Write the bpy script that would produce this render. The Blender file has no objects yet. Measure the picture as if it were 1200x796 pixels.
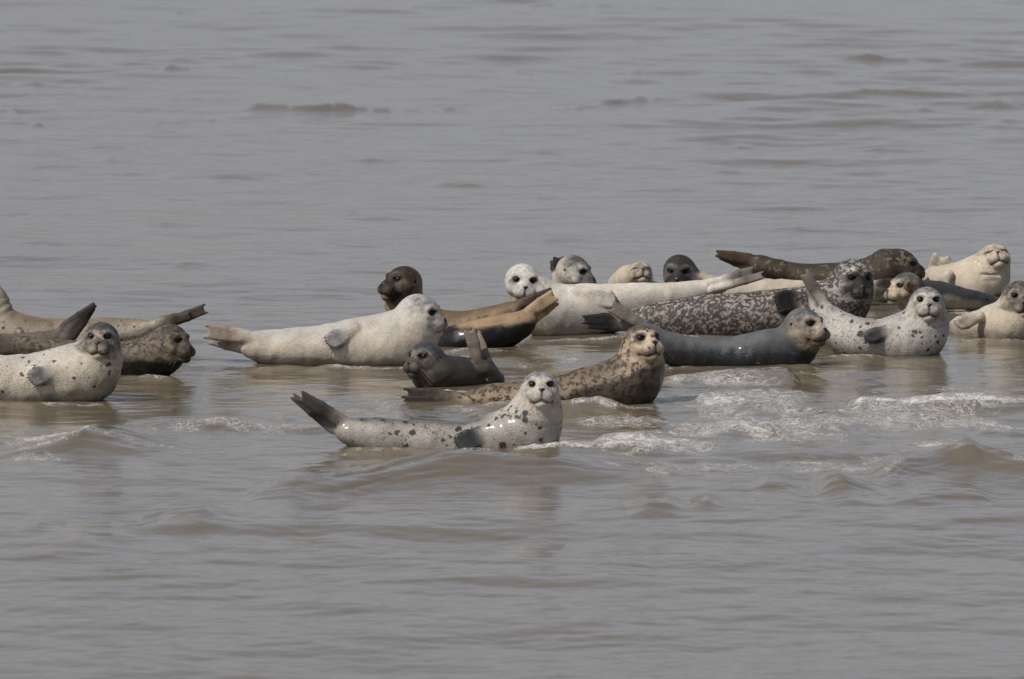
import bpy, math, random
import numpy as np
from mathutils import Vector

# ------------------------------------------------------------------ camera
H_CAM, PITCH, F_PX = 3.5, math.radians(5.0), 8000.0
scene = bpy.context.scene
cam_data = bpy.data.cameras.new('camera')
cam = bpy.data.objects.new('camera', cam_data)
scene.collection.objects.link(cam)
cam.location = (0, 0, H_CAM)
cam.rotation_euler = (math.pi / 2 - PITCH, 0, 0)
cam_data.sensor_width = 36.0
cam_data.sensor_fit = 'HORIZONTAL'
cam_data.lens = 36.0 * F_PX / 1200.0
cam_data.clip_start = 0.5
cam_data.clip_end = 6000
cam_data.dof.use_dof = True
cam_data.dof.focus_distance = 38.0
cam_data.dof.aperture_fstop = 8.0
scene.camera = cam

# ------------------------------------------------------------------ light
SUN_EL = math.radians(50)
SUN_AZ = math.radians(230)            # clockwise from +Y (the view direction): behind the camera, to its left
sun_dir = Vector((math.sin(SUN_AZ) * math.cos(SUN_EL), math.cos(SUN_AZ) * math.cos(SUN_EL), math.sin(SUN_EL)))
world = bpy.data.worlds.new('World')
scene.world = world
world.use_nodes = True
wn, wl = world.node_tree.nodes, world.node_tree.links
bg = wn['Background']
sky = wn.new('ShaderNodeTexSky')
sky.sky_type = 'NISHITA'
sky.sun_disc = False
sky.sun_elevation = SUN_EL
sky.sun_rotation = SUN_AZ
sky.air_density = 1.0
sky.dust_density = 1.5
sky.ozone_density = 1.0
hs = wn.new('ShaderNodeHueSaturation')      # thin high cloud greys the blue
hs.inputs['Saturation'].default_value = 0.34
hs.inputs['Value'].default_value = 1.0
wl.new(sky.outputs[0], hs.inputs['Color'])
tint = wn.new('ShaderNodeMix')                # faint lilac grey of thin high cloud
tint.data_type = 'RGBA'
tint.blend_type = 'MULTIPLY'
tint.inputs[0].default_value = 1.0
tint.inputs[7].default_value = (0.975, 0.982, 1.075, 1)
wl.new(hs.outputs[0], tint.inputs[6])
wl.new(tint.outputs[2], bg.inputs['Color'])
bg.inputs['Strength'].default_value = 0.094
sl = bpy.data.lights.new('sun', 'SUN')
sl.energy = 4.0
sl.angle = math.radians(1.2)
sl.color = (1.0, 0.93, 0.83)
so = bpy.data.objects.new('sun', sl)
scene.collection.objects.link(so)
so.rotation_euler = sun_dir.to_track_quat('Z', 'Y').to_euler()
so.location = (0, 0, 30)
scene.view_settings.view_transform = 'Standard'
scene.view_settings.look = 'None'
scene.view_settings.exposure = 0.0
scene.view_settings.gamma = 1.0

# ------------------------------------------------------------------ helpers
cp, sp_ = math.cos(PITCH), math.sin(PITCH)


def ray_at(px, py, D):
    """point that many metres in front of the viewer (along y) on the sight line of a photo pixel"""
    a, b = (px - 600.0) / F_PX, -(py - 398.0) / F_PX
    dx, dy, dz = a, cp + b * sp_, -sp_ + b * cp
    s = D / dy
    return np.array([dx * s, D, H_CAM + dz * s])


def row_dist(py):
    b = -(py - 398.0) / F_PX
    return H_CAM * (cp + b * sp_) / (sp_ - b * cp)


def world_to_px(X, Y):
    """photo pixel of a water point (z = 0)"""
    depth = Y * cp + H_CAM * sp_
    v = -Y * sp_ * -1.0
    up = Y * sp_ - H_CAM * cp
    return 600 + F_PX * X / depth, 398 - F_PX * up / depth


def smooth(e0, e1, x):
    t = np.clip((x - e0) / (e1 - e0), 0, 1)
    return t * t * (3 - 2 * t)


def unit(v):
    v = np.asarray(v, float)
    return v / (np.linalg.norm(v) + 1e-12)


def mesh_from(name, verts, quads, smooth_shade=True):
    me = bpy.data.meshes.new(name)
    verts = np.asarray(verts, np.float32)
    quads = np.asarray(quads, np.int32)
    n, k = quads.shape
    me.vertices.add(len(verts))
    me.vertices.foreach_set('co', verts.ravel())
    me.loops.add(n * k)
    me.loops.foreach_set('vertex_index', quads.ravel())
    me.polygons.add(n)
    me.polygons.foreach_set('loop_start', np.arange(0, n * k, k, dtype=np.int32))
    me.polygons.foreach_set('loop_total', np.full(n, k, np.int32))
    me.update(calc_edges=True)
    if smooth_shade:
        me.polygons.foreach_set('use_smooth', np.ones(n, bool))
    return me


def link(name, me, mat=None, parent=None):
    o = bpy.data.objects.new(name, me)
    scene.collection.objects.link(o)
    if mat:
        me.materials.append(mat)
    if parent:
        o.parent = parent
    return o


def vnoise3(P, scale, seed=0):
    """smooth value noise on points, -1..1"""
    rng = np.random.RandomState(seed)
    T = rng.rand(32, 32, 32).astype(np.float32) * 2 - 1
    Q = np.asarray(P, np.float64) * scale + 1000.37
    I = np.floor(Q).astype(np.int64)
    f = Q - I
    f = f * f * (3 - 2 * f)
    out = 0
    for a in (0, 1):
        wx = f[:, 0] if a else 1 - f[:, 0]
        for b in (0, 1):
            wy = f[:, 1] if b else 1 - f[:, 1]
            for c in (0, 1):
                wz = f[:, 2] if c else 1 - f[:, 2]
                out = out + wx * wy * wz * T[(I[:, 0] + a) % 32, (I[:, 1] + b) % 32, (I[:, 2] + c) % 32]
    return out


# ------------------------------------------------------------------ solid modelling on a grid
class Field:
    def __init__(self, lo, hi, h):
        self.lo, self.h = np.asarray(lo, float), h
        self.n = np.ceil((np.asarray(hi) - lo) / h).astype(int) + 1
        self.F = np.full(self.n, 1.0, np.float32)

    def region(self, lo, hi):
        a = np.clip(np.floor((lo - self.lo) / self.h).astype(int), 0, self.n)
        b = np.clip(np.ceil((hi - self.lo) / self.h).astype(int) + 1, 0, self.n)
        if np.any(b <= a):
            return None, None
        ax = [(self.lo[i] + self.h * np.arange(a[i], b[i])).astype(np.float32) for i in range(3)]
        return (slice(a[0], b[0]), slice(a[1], b[1]), slice(a[2], b[2])), np.meshgrid(*ax, indexing='ij', sparse=True)

    def _merge(self, s, d, k, sub=False):
        A = self.F[s]
        if sub:
            hh = np.maximum(k - np.abs(A + d), 0) / k
            self.F[s] = np.maximum(A, -d) + hh * hh * k * 0.25
        else:
            hh = np.maximum(k - np.abs(A - d), 0) / k
            self.F[s] = np.minimum(A, d) - hh * hh * k * 0.25

    def cone(self, a, b, r1, r2, k=0.01, sub=False):
        a, b = np.asarray(a, float), np.asarray(b, float)
        m = max(r1, r2) + k + 3 * self.h
        s, g = self.region(np.minimum(a, b) - m, np.maximum(a, b) + m)
        if s is None:
            return
        ab = b - a
        L2 = float(ab @ ab) + 1e-9
        t = ((g[0] - a[0]) * ab[0] + (g[1] - a[1]) * ab[1] + (g[2] - a[2]) * ab[2]) / L2
        t = np.clip(t, 0, 1)
        d = np.sqrt((g[0] - a[0] - t * ab[0]) ** 2 + (g[1] - a[1] - t * ab[1]) ** 2 + (g[2] - a[2] - t * ab[2]) ** 2)
        self._merge(s, (d - (r1 + (r2 - r1) * t)).astype(np.float32), k, sub)

    def ellipsoid(self, c, axes, rad, k=0.01, sub=False):
        c = np.asarray(c, float)
        m = max(rad) + k + 3 * self.h
        s, g = self.region(c - m, c + m)
        if s is None:
            return
        q = [(g[0] - c[0]) * ax[0] + (g[1] - c[1]) * ax[1] + (g[2] - c[2]) * ax[2] for ax in axes]
        k0 = np.sqrt(sum((q[i] / rad[i]) ** 2 for i in range(3))) + 1e-6
        k1 = np.sqrt(sum((q[i] / rad[i] ** 2) ** 2 for i in range(3))) + 1e-6
        self._merge(s, (k0 * (k0 - 1) / k1).astype(np.float32), k, sub)

    def floor_cut(self, z):
        zz = self.lo[2] + self.h * np.arange(self.n[2])
        self.F = np.maximum(self.F, (z - zz)[None, None, :].astype(np.float32))

    def mesh(self):
        F = self.F
        F[0], F[-1], F[:, 0], F[:, -1], F[:, :, 0], F[:, :, -1] = 1, 1, 1, 1, 1, 1
        ins = F < 0
        nx, ny, nz = [v - 1 for v in F.shape]
        cnt = np.zeros((nx, ny, nz), np.int8)
        for a in (0, 1):
            for b in (0, 1):
                for c in (0, 1):
                    cnt += ins[a:a + nx, b:b + ny, c:c + nz]
        act = (cnt > 0) & (cnt < 8)
        I, J, K = np.nonzero(act)
        idx = np.full((nx, ny, nz), -1, np.int32)
        idx[I, J, K] = np.arange(len(I))
        P = np.zeros((len(I), 3))
        W = np.zeros(len(I))
        cs = [(a, b, c) for a in (0, 1) for b in (0, 1) for c in (0, 1)]
        for p in cs:
            for ax in range(3):
                if p[ax] == 0:
                    q = list(p)
                    q[ax] = 1
                    fa = F[I + p[0], J + p[1], K + p[2]]
                    fb = F[I + q[0], J + q[1], K + q[2]]
                    m = (fa < 0) != (fb < 0)
                    fa, fb = np.clip(fa, -.05, .05), np.clip(fb, -.05, .05)
                    t = np.where(m, fa / np.where(m, fa - fb, 1), 0)
                    for i in range(3):
                        P[:, i] += m * (p[i] + (t if i == ax else 0))
                    W += m
        P /= W[:, None]
        V = self.lo + self.h * (P + np.stack([I, J, K], 1))
        quads = []
        for ax in range(3):
            sl0 = [slice(1, -1)] * 3
            sl0[ax] = slice(0, -1)
            sl1 = [slice(1, -1)] * 3
            sl1[ax] = slice(1, None)
            A, B = ins[tuple(sl0)], ins[tuple(sl1)]
            for flip, M in ((False, A & ~B), (True, ~A & B)):
                g = np.nonzero(M)
                g = [g[i] + (0 if i == ax else 1) for i in range(3)]
                u, v = (ax + 1) % 3, (ax + 2) % 3

                def cell(du, dv):
                    q = [x.copy() for x in g]
                    q[u] -= du
                    q[v] -= dv
                    return idx[q[0], q[1], q[2]]
                Q = np.stack([cell(1, 1), cell(0, 1), cell(0, 0), cell(1, 0)], 1)
                if flip:
                    Q = Q[:, ::-1]
                quads.append(Q)
        Q = np.concatenate(quads)
        Q = Q[(Q >= 0).all(1)]
        # two light smoothing passes
        E = np.concatenate([Q[:, [0, 1]], Q[:, [1, 2]], Q[:, [2, 3]], Q[:, [3, 0]]])
        deg = np.bincount(E.ravel(), minlength=len(V))[:, None] + 1e-9
        for lam in (0.5, -0.45, 0.5):
            S = np.zeros_like(V)
            for i in range(3):
                S[:, i] = np.bincount(E[:, 0], V[E[:, 1], i], len(V)) + np.bincount(E[:, 1], V[E[:, 0], i], len(V))
            V = V + lam * (S / deg - V)
        N = np.cross(V[Q[:, 2]] - V[Q[:, 0]], V[Q[:, 3]] - V[Q[:, 1]])
        VN = np.zeros_like(V)
        for j in range(4):
            for i in range(3):
                VN[:, i] += np.bincount(Q[:, j], N[:, i], len(V))
        VN /= np.linalg.norm(VN, axis=1)[:, None] + 1e-12
        return V, Q, VN


def catmull(P, n):
    P = np.asarray(P, float)
    out = []
    Q = np.vstack([2 * P[0] - P[1], P, 2 * P[-1] - P[-2]])
    for i in range(1, len(Q) - 2):
        for t in np.linspace(0, 1, n, endpoint=False):
            a, b, c, d = Q[i - 1:i + 3]
            out.append(0.5 * (2 * b + (c - a) * t + (2 * a - 5 * b + 4 * c - d) * t * t + (-a + 3 * b - 3 * c + d) * t ** 3))
    out.append(P[-1])
    return np.array(out)


# ------------------------------------------------------------------ materials
class NT:
    def __init__(self, mat):
        mat.use_nodes = True
        self.t = mat.node_tree
        self.b = self.t.nodes['Principled BSDF']

    def n(self, typ, **kw):
        nd = self.t.nodes.new(typ)
        ins = kw.pop('ins', {})
        for k, v in kw.items():
            setattr(nd, k, v)
        for k, v in ins.items():
            if hasattr(v, 'is_output') or isinstance(v, bpy.types.NodeSocket):
                self.t.links.new(v, nd.inputs[k])
            else:
                nd.inputs[k].default_value = v
        return nd

    def math(self, op, a, b=None, c=None, clamp=False):
        ins = {0: a}
        if b is not None:
            ins[1] = b
        if c is not None:
            ins[2] = c
        return self.n('ShaderNodeMath', operation=op, use_clamp=clamp, ins=ins).outputs[0]

    def mixc(self, f, a, b, bt='MIX'):
        nd = self.n('ShaderNodeMix', data_type='RGBA', blend_type=bt)
        for i, v in ((0, f), (6, a), (7, b)):
            if isinstance(v, bpy.types.NodeSocket):
                self.t.links.new(v, nd.inputs[i])
            else:
                nd.inputs[i].default_value = v if i == 0 else (*v, 1) if len(v) == 3 else v
        return nd.outputs[2]

    def ramp(self, x, lo, hi):
        return self.n('ShaderNodeMapRange', interpolation_type='SMOOTHSTEP', ins={0: x, 1: lo, 2: hi, 3: 0.0, 4: 1.0}).outputs[0]

    def set(self, name, v):
        if isinstance(v, bpy.types.NodeSocket):
            self.t.links.new(v, self.b.inputs[name])
        else:
            self.b.inputs[name].default_value = v


def coat_material(seed, spot_scale, mottle_scale, mottle_gain):
    m = bpy.data.materials.new('seal_coat')
    T = NT(m)
    tc = T.n('ShaderNodeTexCoord').outputs['Object']
    off = T.n('ShaderNodeVectorMath', operation='ADD', ins={0: tc, 1: (seed * 3.1, seed * 1.7, seed * 2.3)}).outputs[0]
    warp = T.n('ShaderNodeTexNoise', ins={'Vector': off, 'Scale': 30.0, 'Detail': 4.0}).outputs['Color']
    wv = T.n('ShaderNodeVectorMath', operation='SCALE', ins={0: warp, 'Scale': 0.035}).outputs[0]
    pos = T.n('ShaderNodeVectorMath', operation='ADD', ins={0: off, 1: wv}).outputs[0]
    col = T.n('ShaderNodeAttribute', attribute_name='coat').outputs['Color']
    scol = T.n('ShaderNodeAttribute', attribute_name='spot').outputs['Color']
    msk = T.n('ShaderNodeAttribute', attribute_name='mask').outputs['Color']
    sep = T.n('ShaderNodeSeparateColor', ins={0: msk})
    samt, mamt, wet = sep.outputs[0], sep.outputs[1], sep.outputs[2]
    patchy = T.n('ShaderNodeTexNoise', ins={'Vector': off, 'Scale': 7.0, 'Detail': 2.0}).outputs[0]
    samt = T.math('MULTIPLY', samt, T.math('MULTIPLY_ADD', T.ramp(patchy, .35, .62), .9, .35))
    vor = T.n('ShaderNodeTexVoronoi', ins={'Vector': pos, 'Scale': spot_scale, 'Randomness': 1.0})
    vs = T.n('ShaderNodeSeparateColor', ins={0: vor.outputs['Color']})
    thr = T.math('MULTIPLY', T.math('MULTIPLY_ADD', T.math('POWER', vs.outputs[0], 2.1), 0.44, 0.05), samt)
    dd = T.math('SUBTRACT', thr, vor.outputs['Distance'])
    v3 = T.n('ShaderNodeTexVoronoi', ins={'Vector': pos, 'Scale': spot_scale * 2.7, 'Randomness': 1.0}).outputs['Distance']
    fleck = T.math('MULTIPLY', T.ramp(T.math('SUBTRACT', T.math('MULTIPLY', samt, .30), v3), -.06, .08), .55)
    spots = T.math('MAXIMUM', T.ramp(dd, -0.07, 0.07), fleck)
    gate = T.math('MULTIPLY', spots, T.ramp(samt, 0.02, 0.12))
    mo = T.n('ShaderNodeTexNoise', ins={'Vector': pos, 'Scale': mottle_scale, 'Detail': 4.0, 'Roughness': 0.6}).outputs[0]
    mthr = T.math('SUBTRACT', 0.82, T.math('MULTIPLY', mamt, 0.5))
    mm = T.math('SUBTRACT', mo, mthr)
    mot = T.math('MULTIPLY', T.ramp(mm, -0.05, 0.05), mottle_gain)
    mot = T.math('MULTIPLY', mot, T.ramp(mamt, 0.02, 0.1))
    allm = T.math('MAXIMUM', T.math('MULTIPLY', gate, 0.9), mot)
    fine = T.n('ShaderNodeTexNoise', ins={'Vector': off, 'Scale': 70.0, 'Detail': 5.0, 'Roughness': 0.7}).outputs[0]
    broad = T.n('ShaderNodeTexNoise', ins={'Vector': off, 'Scale': 9.0, 'Detail': 3.0}).outputs[0]
    vary = T.math('ADD', T.math('MULTIPLY', fine, 0.95), T.math('MULTIPLY', broad, 0.6))
    vary = T.math('ADD', vary, 0.22)
    stain = T.n('ShaderNodeTexNoise', ins={'Vector': off, 'Scale': 5.0, 'Detail': 4.0}).outputs[0]
    vcol = T.n('ShaderNodeCombineColor', ins={0: vary, 1: vary, 2: vary}).outputs[0]
    base = T.mixc(1.0, col, vcol, 'MULTIPLY')
    base = T.mixc(T.math('MULTIPLY', T.ramp(stain, .48, .75), .30), base, T.mixc(1.0, base, (.78, .62, .42), 'MULTIPLY'))
    base = T.mixc(allm, base, scol)
    T.set('Base Color', base)
    rough = T.math('SUBTRACT', T.math('MULTIPLY_ADD', fine, 0.3, 0.42), T.math('MULTIPLY', wet, 0.34))
    T.set('Roughness', rough)
    T.set('Specular IOR Level', 0.22)
    T.set('Coat Weight', T.math('MULTIPLY', wet, 0.25))
    T.set('Coat Roughness', 0.12)
    mp = T.n('ShaderNodeMapping', ins={'Vector': off, 'Scale': (60.0, 200.0, 160.0)}).outputs[0]
    hair = T.n('ShaderNodeTexNoise', ins={'Vector': mp, 'Scale': 1.0, 'Detail': 3.0}).outputs[0]
    hsum = T.math('ADD', T.math('MULTIPLY', hair, 0.6), T.math('MULTIPLY', fine, 0.8))
    bp = T.n('ShaderNodeBump', ins={'Height': hsum, 'Strength': 0.6, 'Distance': 0.007})
    T.t.links.new(bp.outputs[0], T.b.inputs['Normal'])
    return m


def simple_mat(name, col, rough, spec=0.5, coat=0.0, noise=0.15, scale=80.0):
    m = bpy.data.materials.new(name)
    T = NT(m)
    tc = T.n('ShaderNodeTexCoord').outputs['Object']
    nz = T.n('ShaderNodeTexNoise', ins={'Vector': tc, 'Scale': scale, 'Detail': 3.0}).outputs[0]
    T.set('Base Color', T.mixc(nz, tuple(c * (1 - noise) for c in col), tuple(min(1, c * (1 + noise)) for c in col)))
    T.set('Roughness', rough)
    T.set('Specular IOR Level', spec)
    T.set('Coat Weight', coat)
    return m


EYE = simple_mat('eye_surface', (0.007, 0.005, 0.005), 0.3, 0.4, 0.0, 0.1)
NOSE = simple_mat('nose_skin', (0.012, 0.010, 0.010), 0.3, 0.5, 0.0, 0.2, 200)
CLAW = simple_mat('claw_horn', (0.02, 0.017, 0.015), 0.4, 0.4, 0.0, 0.2, 200)
WHISK = simple_mat('whisker_hair', (0.22, 0.19, 0.14), 0.5, 0.4, 0.0, 0.1, 60)


# ------------------------------------------------------------------ colours (linear)
PALE, CREAM, WHITE = (.50, .455, .39), (.52, .45, .35), (.60, .57, .52)
GREY, DGREY, BLACK = (.17, .17, .17), (.055, .055, .056), (.016, .015, .015)
BROWN, DBROWN, GOLD = (.13, .095, .065), (.045, .032, .025), (.40, .27, .15)
TAN, SAND = (.27, .20, .13), (.33, .27, .19)


def tube(path, r0, r1, sides=5):
    """tapered tube along points -> verts, quads"""
    path = np.asarray(path, float)
    n = len(path)
    V = []
    for i, p in enumerate(path):
        d = unit(path[min(i + 1, n - 1)] - path[max(i - 1, 0)])
        u = unit(np.cross(d, (0.3, 0.2, 0.93)))
        v = np.cross(d, u)
        r = r0 + (r1 - r0) * i / (n - 1)
        for k in range(sides):
            a = 2 * math.pi * k / sides
            V.append(p + r * (u * math.cos(a) + v * math.sin(a)))
    Q = []
    for i in range(n - 1):
        for k in range(sides):
            a, b = i * sides + k, i * sides + (k + 1) % sides
            Q.append((a, b, b + sides, a + sides))
    return V, Q


def join(parts):
    V, Q, o = [], [], 0
    for v, q in parts:
        V += list(v)
        Q += [tuple(i + o for i in f) for f in q]
        o += len(v)
    return V, Q


def ball(c, rad, axes, nu=14, nv=10):
    V, Q = [], []
    for j in range(nv + 1):
        th = math.pi * j / nv
        for i in range(nu):
            ph = 2 * math.pi * i / nu
            l = (math.sin(th) * math.cos(ph) * rad[0], math.sin(th) * math.sin(ph) * rad[1], math.cos(th) * rad[2])
            V.append(c + axes[0] * l[0] + axes[1] * l[1] + axes[2] * l[2])
    for j in range(nv):
        for i in range(nu):
            a, b = j * nu + i, j * nu + (i + 1) % nu
            Q.append((a, a + nu, b + nu, b))
    return V, Q


SEAL_N = [0]
VOX = 0.0065


def make_seal(label, row, joints, head, hind=(), fore=(), back=(0, .25, 1), c_back=PALE, c_belly=PALE,
              c_spot=DGREY, spots=0.0, spot_scale=16, mottle=0.0, mottle_scale=26, mottle_gain=.9, spot_where='all',
              crown=None, face=None, muzzle=None, chin=None, eye_patch=.55, wet_z=0.05, wet_dark=.45, c_hind=None, c_fore=None,
              brown_neck=0.0, eyes='open', wet_soft=.015, wet_tilt=0.0, claws=True, whiskers=True, blend=(-.1, .7), folds=()):
    SEAL_N[0] += 1
    sid = SEAL_N[0]
    rng = random.Random(sid * 77)
    D0 = row_dist(row) + 0.12
    mpp = D0 / F_PX                                      # metres per photo pixel at this seal
    W = lambda p: ray_at(p[0], p[1], D0 + p[2])
    J = [np.append(W(j), j[3] * mpp) for j in joints]
    S = catmull(J, 7)
    hc, R = W(head['c']), head['R'] * mpp
    y, p, ro = [math.radians(v) for v in (head.get('yaw', 0), head.get('pitch', 0), head.get('roll', 0))]
    f = np.array([math.sin(y) * math.cos(p), -math.cos(y) * math.cos(p), math.sin(p)])
    r = unit(np.cross(f, (0, 0, 1)))
    u = np.cross(r, f)
    r, u = r * math.cos(ro) + u * math.sin(ro), u * math.cos(ro) - r * math.sin(ro)
    A = [r, f, u]
    L = lambda a, b, c: hc + R * (a * r + b * f + c * u)

    # flipper digits
    digits, limb = [], []

    def paw(b, t, w0, w1, r0, r1, tilt, notch, kind):
        B, Tp = W(b), W(t)
        d = unit(Tp - B)
        ln = np.linalg.norm(Tp - B)
        view = unit(B - np.array([0, 0, H_CAM]))
        side = unit(np.cross(d, view))
        if kind == 'fore':
            B = B + view * .05; Tp = Tp - view * .012
        side = unit(side * math.cos(tilt) + view * math.sin(tilt))
        wrist = B + (Tp - B) * (.42 if kind == 'fore' else .30)
        limb.append((B - d * ln * (.05 if kind == 'fore' else .16), wrist, r0 * mpp * (.95 if kind == 'fore' else 1.0), r0 * mpp * .85, side, w0 * mpp * .5))
        for j in range(5):
            q = (j - 2) / 2.0
            if kind == 'hind':
                cut = (notch * (1 - q * q) + .03 * rng.random()) * ln
                bow = 0.10
            else:
                cut = (0.03 + .10 * (j / 4.0) ** 1.5 + .05 * q * q) * ln
                bow = 0.22
            s = wrist + side * q * w0 * mpp * .72 - d * ln * .10
            e = Tp + side * q * w1 * mpp - d * cut
            mid = (s + e) / 2 + side * q * w1 * bow * mpp
            ra, rb = r0 * .62 * mpp, r1 * mpp
            digits.append((s, mid, e, ra, (ra * .5 + rb * .5), rb, kind, d))
        return d

    for h in hind:
        paw(h['b'], h['t'], h.get('w0', 4), h.get('w1', 6) * 1.4, h.get('r0', 4.2), h.get('r1', 2.0), h.get('tilt', 0), h.get('notch', .08), 'hind')
    for h in fore:
        paw(h['b'], h['t'], h.get('w0', 5), h.get('w1', 7), h.get('r0', 5.0), h.get('r1', 2.6), h.get('tilt', 0), 0, 'fore')

    pts = [S[:, :3] - S[:, 3:4], S[:, :3] + S[:, 3:4], [hc - 2.0 * R], [hc + 2.0 * R]]
    for dg in digits:
        pts.append([dg[0] - dg[3], dg[2] - dg[3], dg[0] + dg[3], dg[2] + dg[3]])
    P = np.vstack(pts)
    lo, hi = P.min(0) - .03, P.max(0) + .03
    ZB = -0.09
    lo[2] = max(lo[2], ZB - .03)
    G = Field(lo, hi, VOX)
    for i in range(len(S) - 1):
        G.cone(S[i, :3], S[i + 1, :3], S[i, 3], S[i + 1, 3], 0.012)
    # neck into skull
    G.cone(S[-1, :3], hc - f * R * .15, S[-1, 3], R * .93, 0.05)
    G.ellipsoid(hc, A, (R * .95, R * 1.08, R * .97), 0.03)
    G.cone(L(0, .45, .14), L(0, 1.34, -.18), R * .50, R * .24, 0.30 * R)          # forehead and bridge
    G.ellipsoid(L(0, .90, -.44), A, (R * .62, R * .72, R * .52), .25 * R)          # muzzle mass
    for sgn in (-1, 1):
        G.ellipsoid(L(sgn * .27, 1.24, -.46), A, (R * .38, R * .38, R * .34), .12 * R)   # whisker pads
        G.ellipsoid(L(sgn * .50, .80, .46), A, (R * .16, R * .10, R * .06), .2 * R)     # brow
        G.ellipsoid(L(sgn * .62, .50, -.30), A, (R * .30, R * .45, R * .36), .25 * R)    # cheek
    G.ellipsoid(L(0, 1.06, -.88), A, (R * .38, R * .46, R * .27), .12 * R)        # chin
    # mouth groove
    mo = [L(a, b, c) for a, b, c in ((-.64, .66, -.62), (-.50, 1.10, -.76), (-.24, 1.46, -.78), (0, 1.52, -.70), (.24, 1.46, -.78), (.50, 1.10, -.76), (.64, .66, -.62))]
    for i in range(6):
        G.cone(mo[i], mo[i + 1], .04 * R, .04 * R, .06 * R, sub=True)
    G.cone(L(0, 1.60, -.12), L(0, 1.60, -.62), .035 * R, .035 * R, .06 * R, sub=True)
    open_eye = eyes != 'closed'
    for sgn in (-1, 1):
        if open_eye:
            G.ellipsoid(L(sgn * .49, .96, .25), A, (R * .20, R * .14, R * .17), .16 * R, sub=True)
            G.cone(L(sgn * .28, 1.02, .37), L(sgn * .62, .84, .34), .055 * R, .06 * R, .10 * R)
        else:
            G.ellipsoid(L(sgn * .52, .90, .20), A, (R * .24, R * .12, R * .16), .12 * R)
            G.cone(L(sgn * .36, 1.04, .15), L(sgn * .7, .84, .19), .04 * R, .04 * R, .06 * R, sub=True)
        G.ellipsoid(L(sgn * .97, -.10, .12), A, (R * .07, R * .07, R * .07), .06 * R, sub=True)   # ear hole
    for s, e, ra, rb, sd, hw in limb:
        for q in (-1, 0, 1):
            G.cone(s + sd * hw * q * .6, e + sd * hw * q, ra * .8, rb * .75, .022)
    for s, mid, e, r0, rm, r1, kind, d in digits:
        G.cone(s, mid, r0, rm, .010)
        G.cone(mid, e, rm, r1 * (.8 if kind == 'hind' else 1), .009 if kind == 'hind' else .009)
    for fa, fb, fr in folds:
        G.cone(W(fa), W(fb), fr * mpp, fr * mpp, .012, sub=True)
    G.floor_cut(ZB)
    V, Q, N = G.mesh()
    away = smooth(1.4, 2.2, np.linalg.norm(V - hc, axis=1) / R)
    fl = np.full(len(V), 9.0)
    for s, mid, e, r0, rm, r1, kind, d in digits:
        ab = e - s
        tt = np.clip((V - s) @ ab / (ab @ ab), 0, 1)
        fl = np.minimum(fl, np.linalg.norm(V - s - tt[:, None] * ab, axis=1))
    away = away * smooth(.02, .06, fl)
    V = V + N * (away * (0.009 * vnoise3(V, 6, sid + 31) + .0034 * vnoise3(V * np.array([1, 1, .6]), 26, sid + 32)))[:, None]
    # soft skin folds round the neck
    nd = np.linalg.norm(V - S[-1, :3], axis=1) / R
    ax = unit(hc - S[-4, :3])
    V = V + N * (.0034 * np.sin((V - hc) @ ax / R * 13 + 2 * vnoise3(V, 8, sid)) * smooth(2.0, .9, nd) * away)[:, None]

    # ---------------- coat colours
    n = len(V)
    bk = unit(back)
    t = smooth(blend[0], blend[1], N @ bk + 0.18 * vnoise3(V, 9, sid))
    c3 = lambda c: np.array(c, float)[None, :]
    col = c3(c_belly) * (1 - t)[:, None] + c3(c_back) * t[:, None]
    spot_a = np.full(n, spots)
    mott_a = np.full(n, float(mottle))
    if spot_where == 'back':
        mott_a *= 0.35 + 0.65 * t
    hl = (V - hc) @ np.array(A).T / R                          # head-local
    a_, b_, c_ = hl[:, 0], hl[:, 1], hl[:, 2]
    hd = np.linalg.norm(hl, axis=1)
    inhead = smooth(1.75, 1.05, hd + .12 * vnoise3(V, 14, sid + 2)) * smooth(-.9, .1, b_)
    inhead = np.maximum(inhead, smooth(1.9, 1.5, hd) * smooth(.2, .7, b_) * smooth(-1.5, -.9, c_))
    nz = vnoise3(V, 28, sid + 5)

    def paint(mask, c):
        nonlocal col
        m = np.clip(mask, 0, 1)[:, None]
        col = col * (1 - m) + c3(c) * m
    face = face or c_belly
    paint(inhead * .9, face)
    if crown:
        cm = inhead * smooth(.0, .6, c_ - .35 * np.clip(b_, 0, 1.2) + .3 * nz + .1)
        paint(cm, crown)
    if muzzle:
        paint(inhead * smooth(.75, 1.1, b_ + .1 * nz) * smooth(-.85, -.5, c_), muzzle)
    if chin:
        paint(inhead * smooth(-.55, -.85, c_ + .12 * nz) * smooth(.2, .9, b_) * smooth(1.7, 1.35, hd) * .75, chin)
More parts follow.
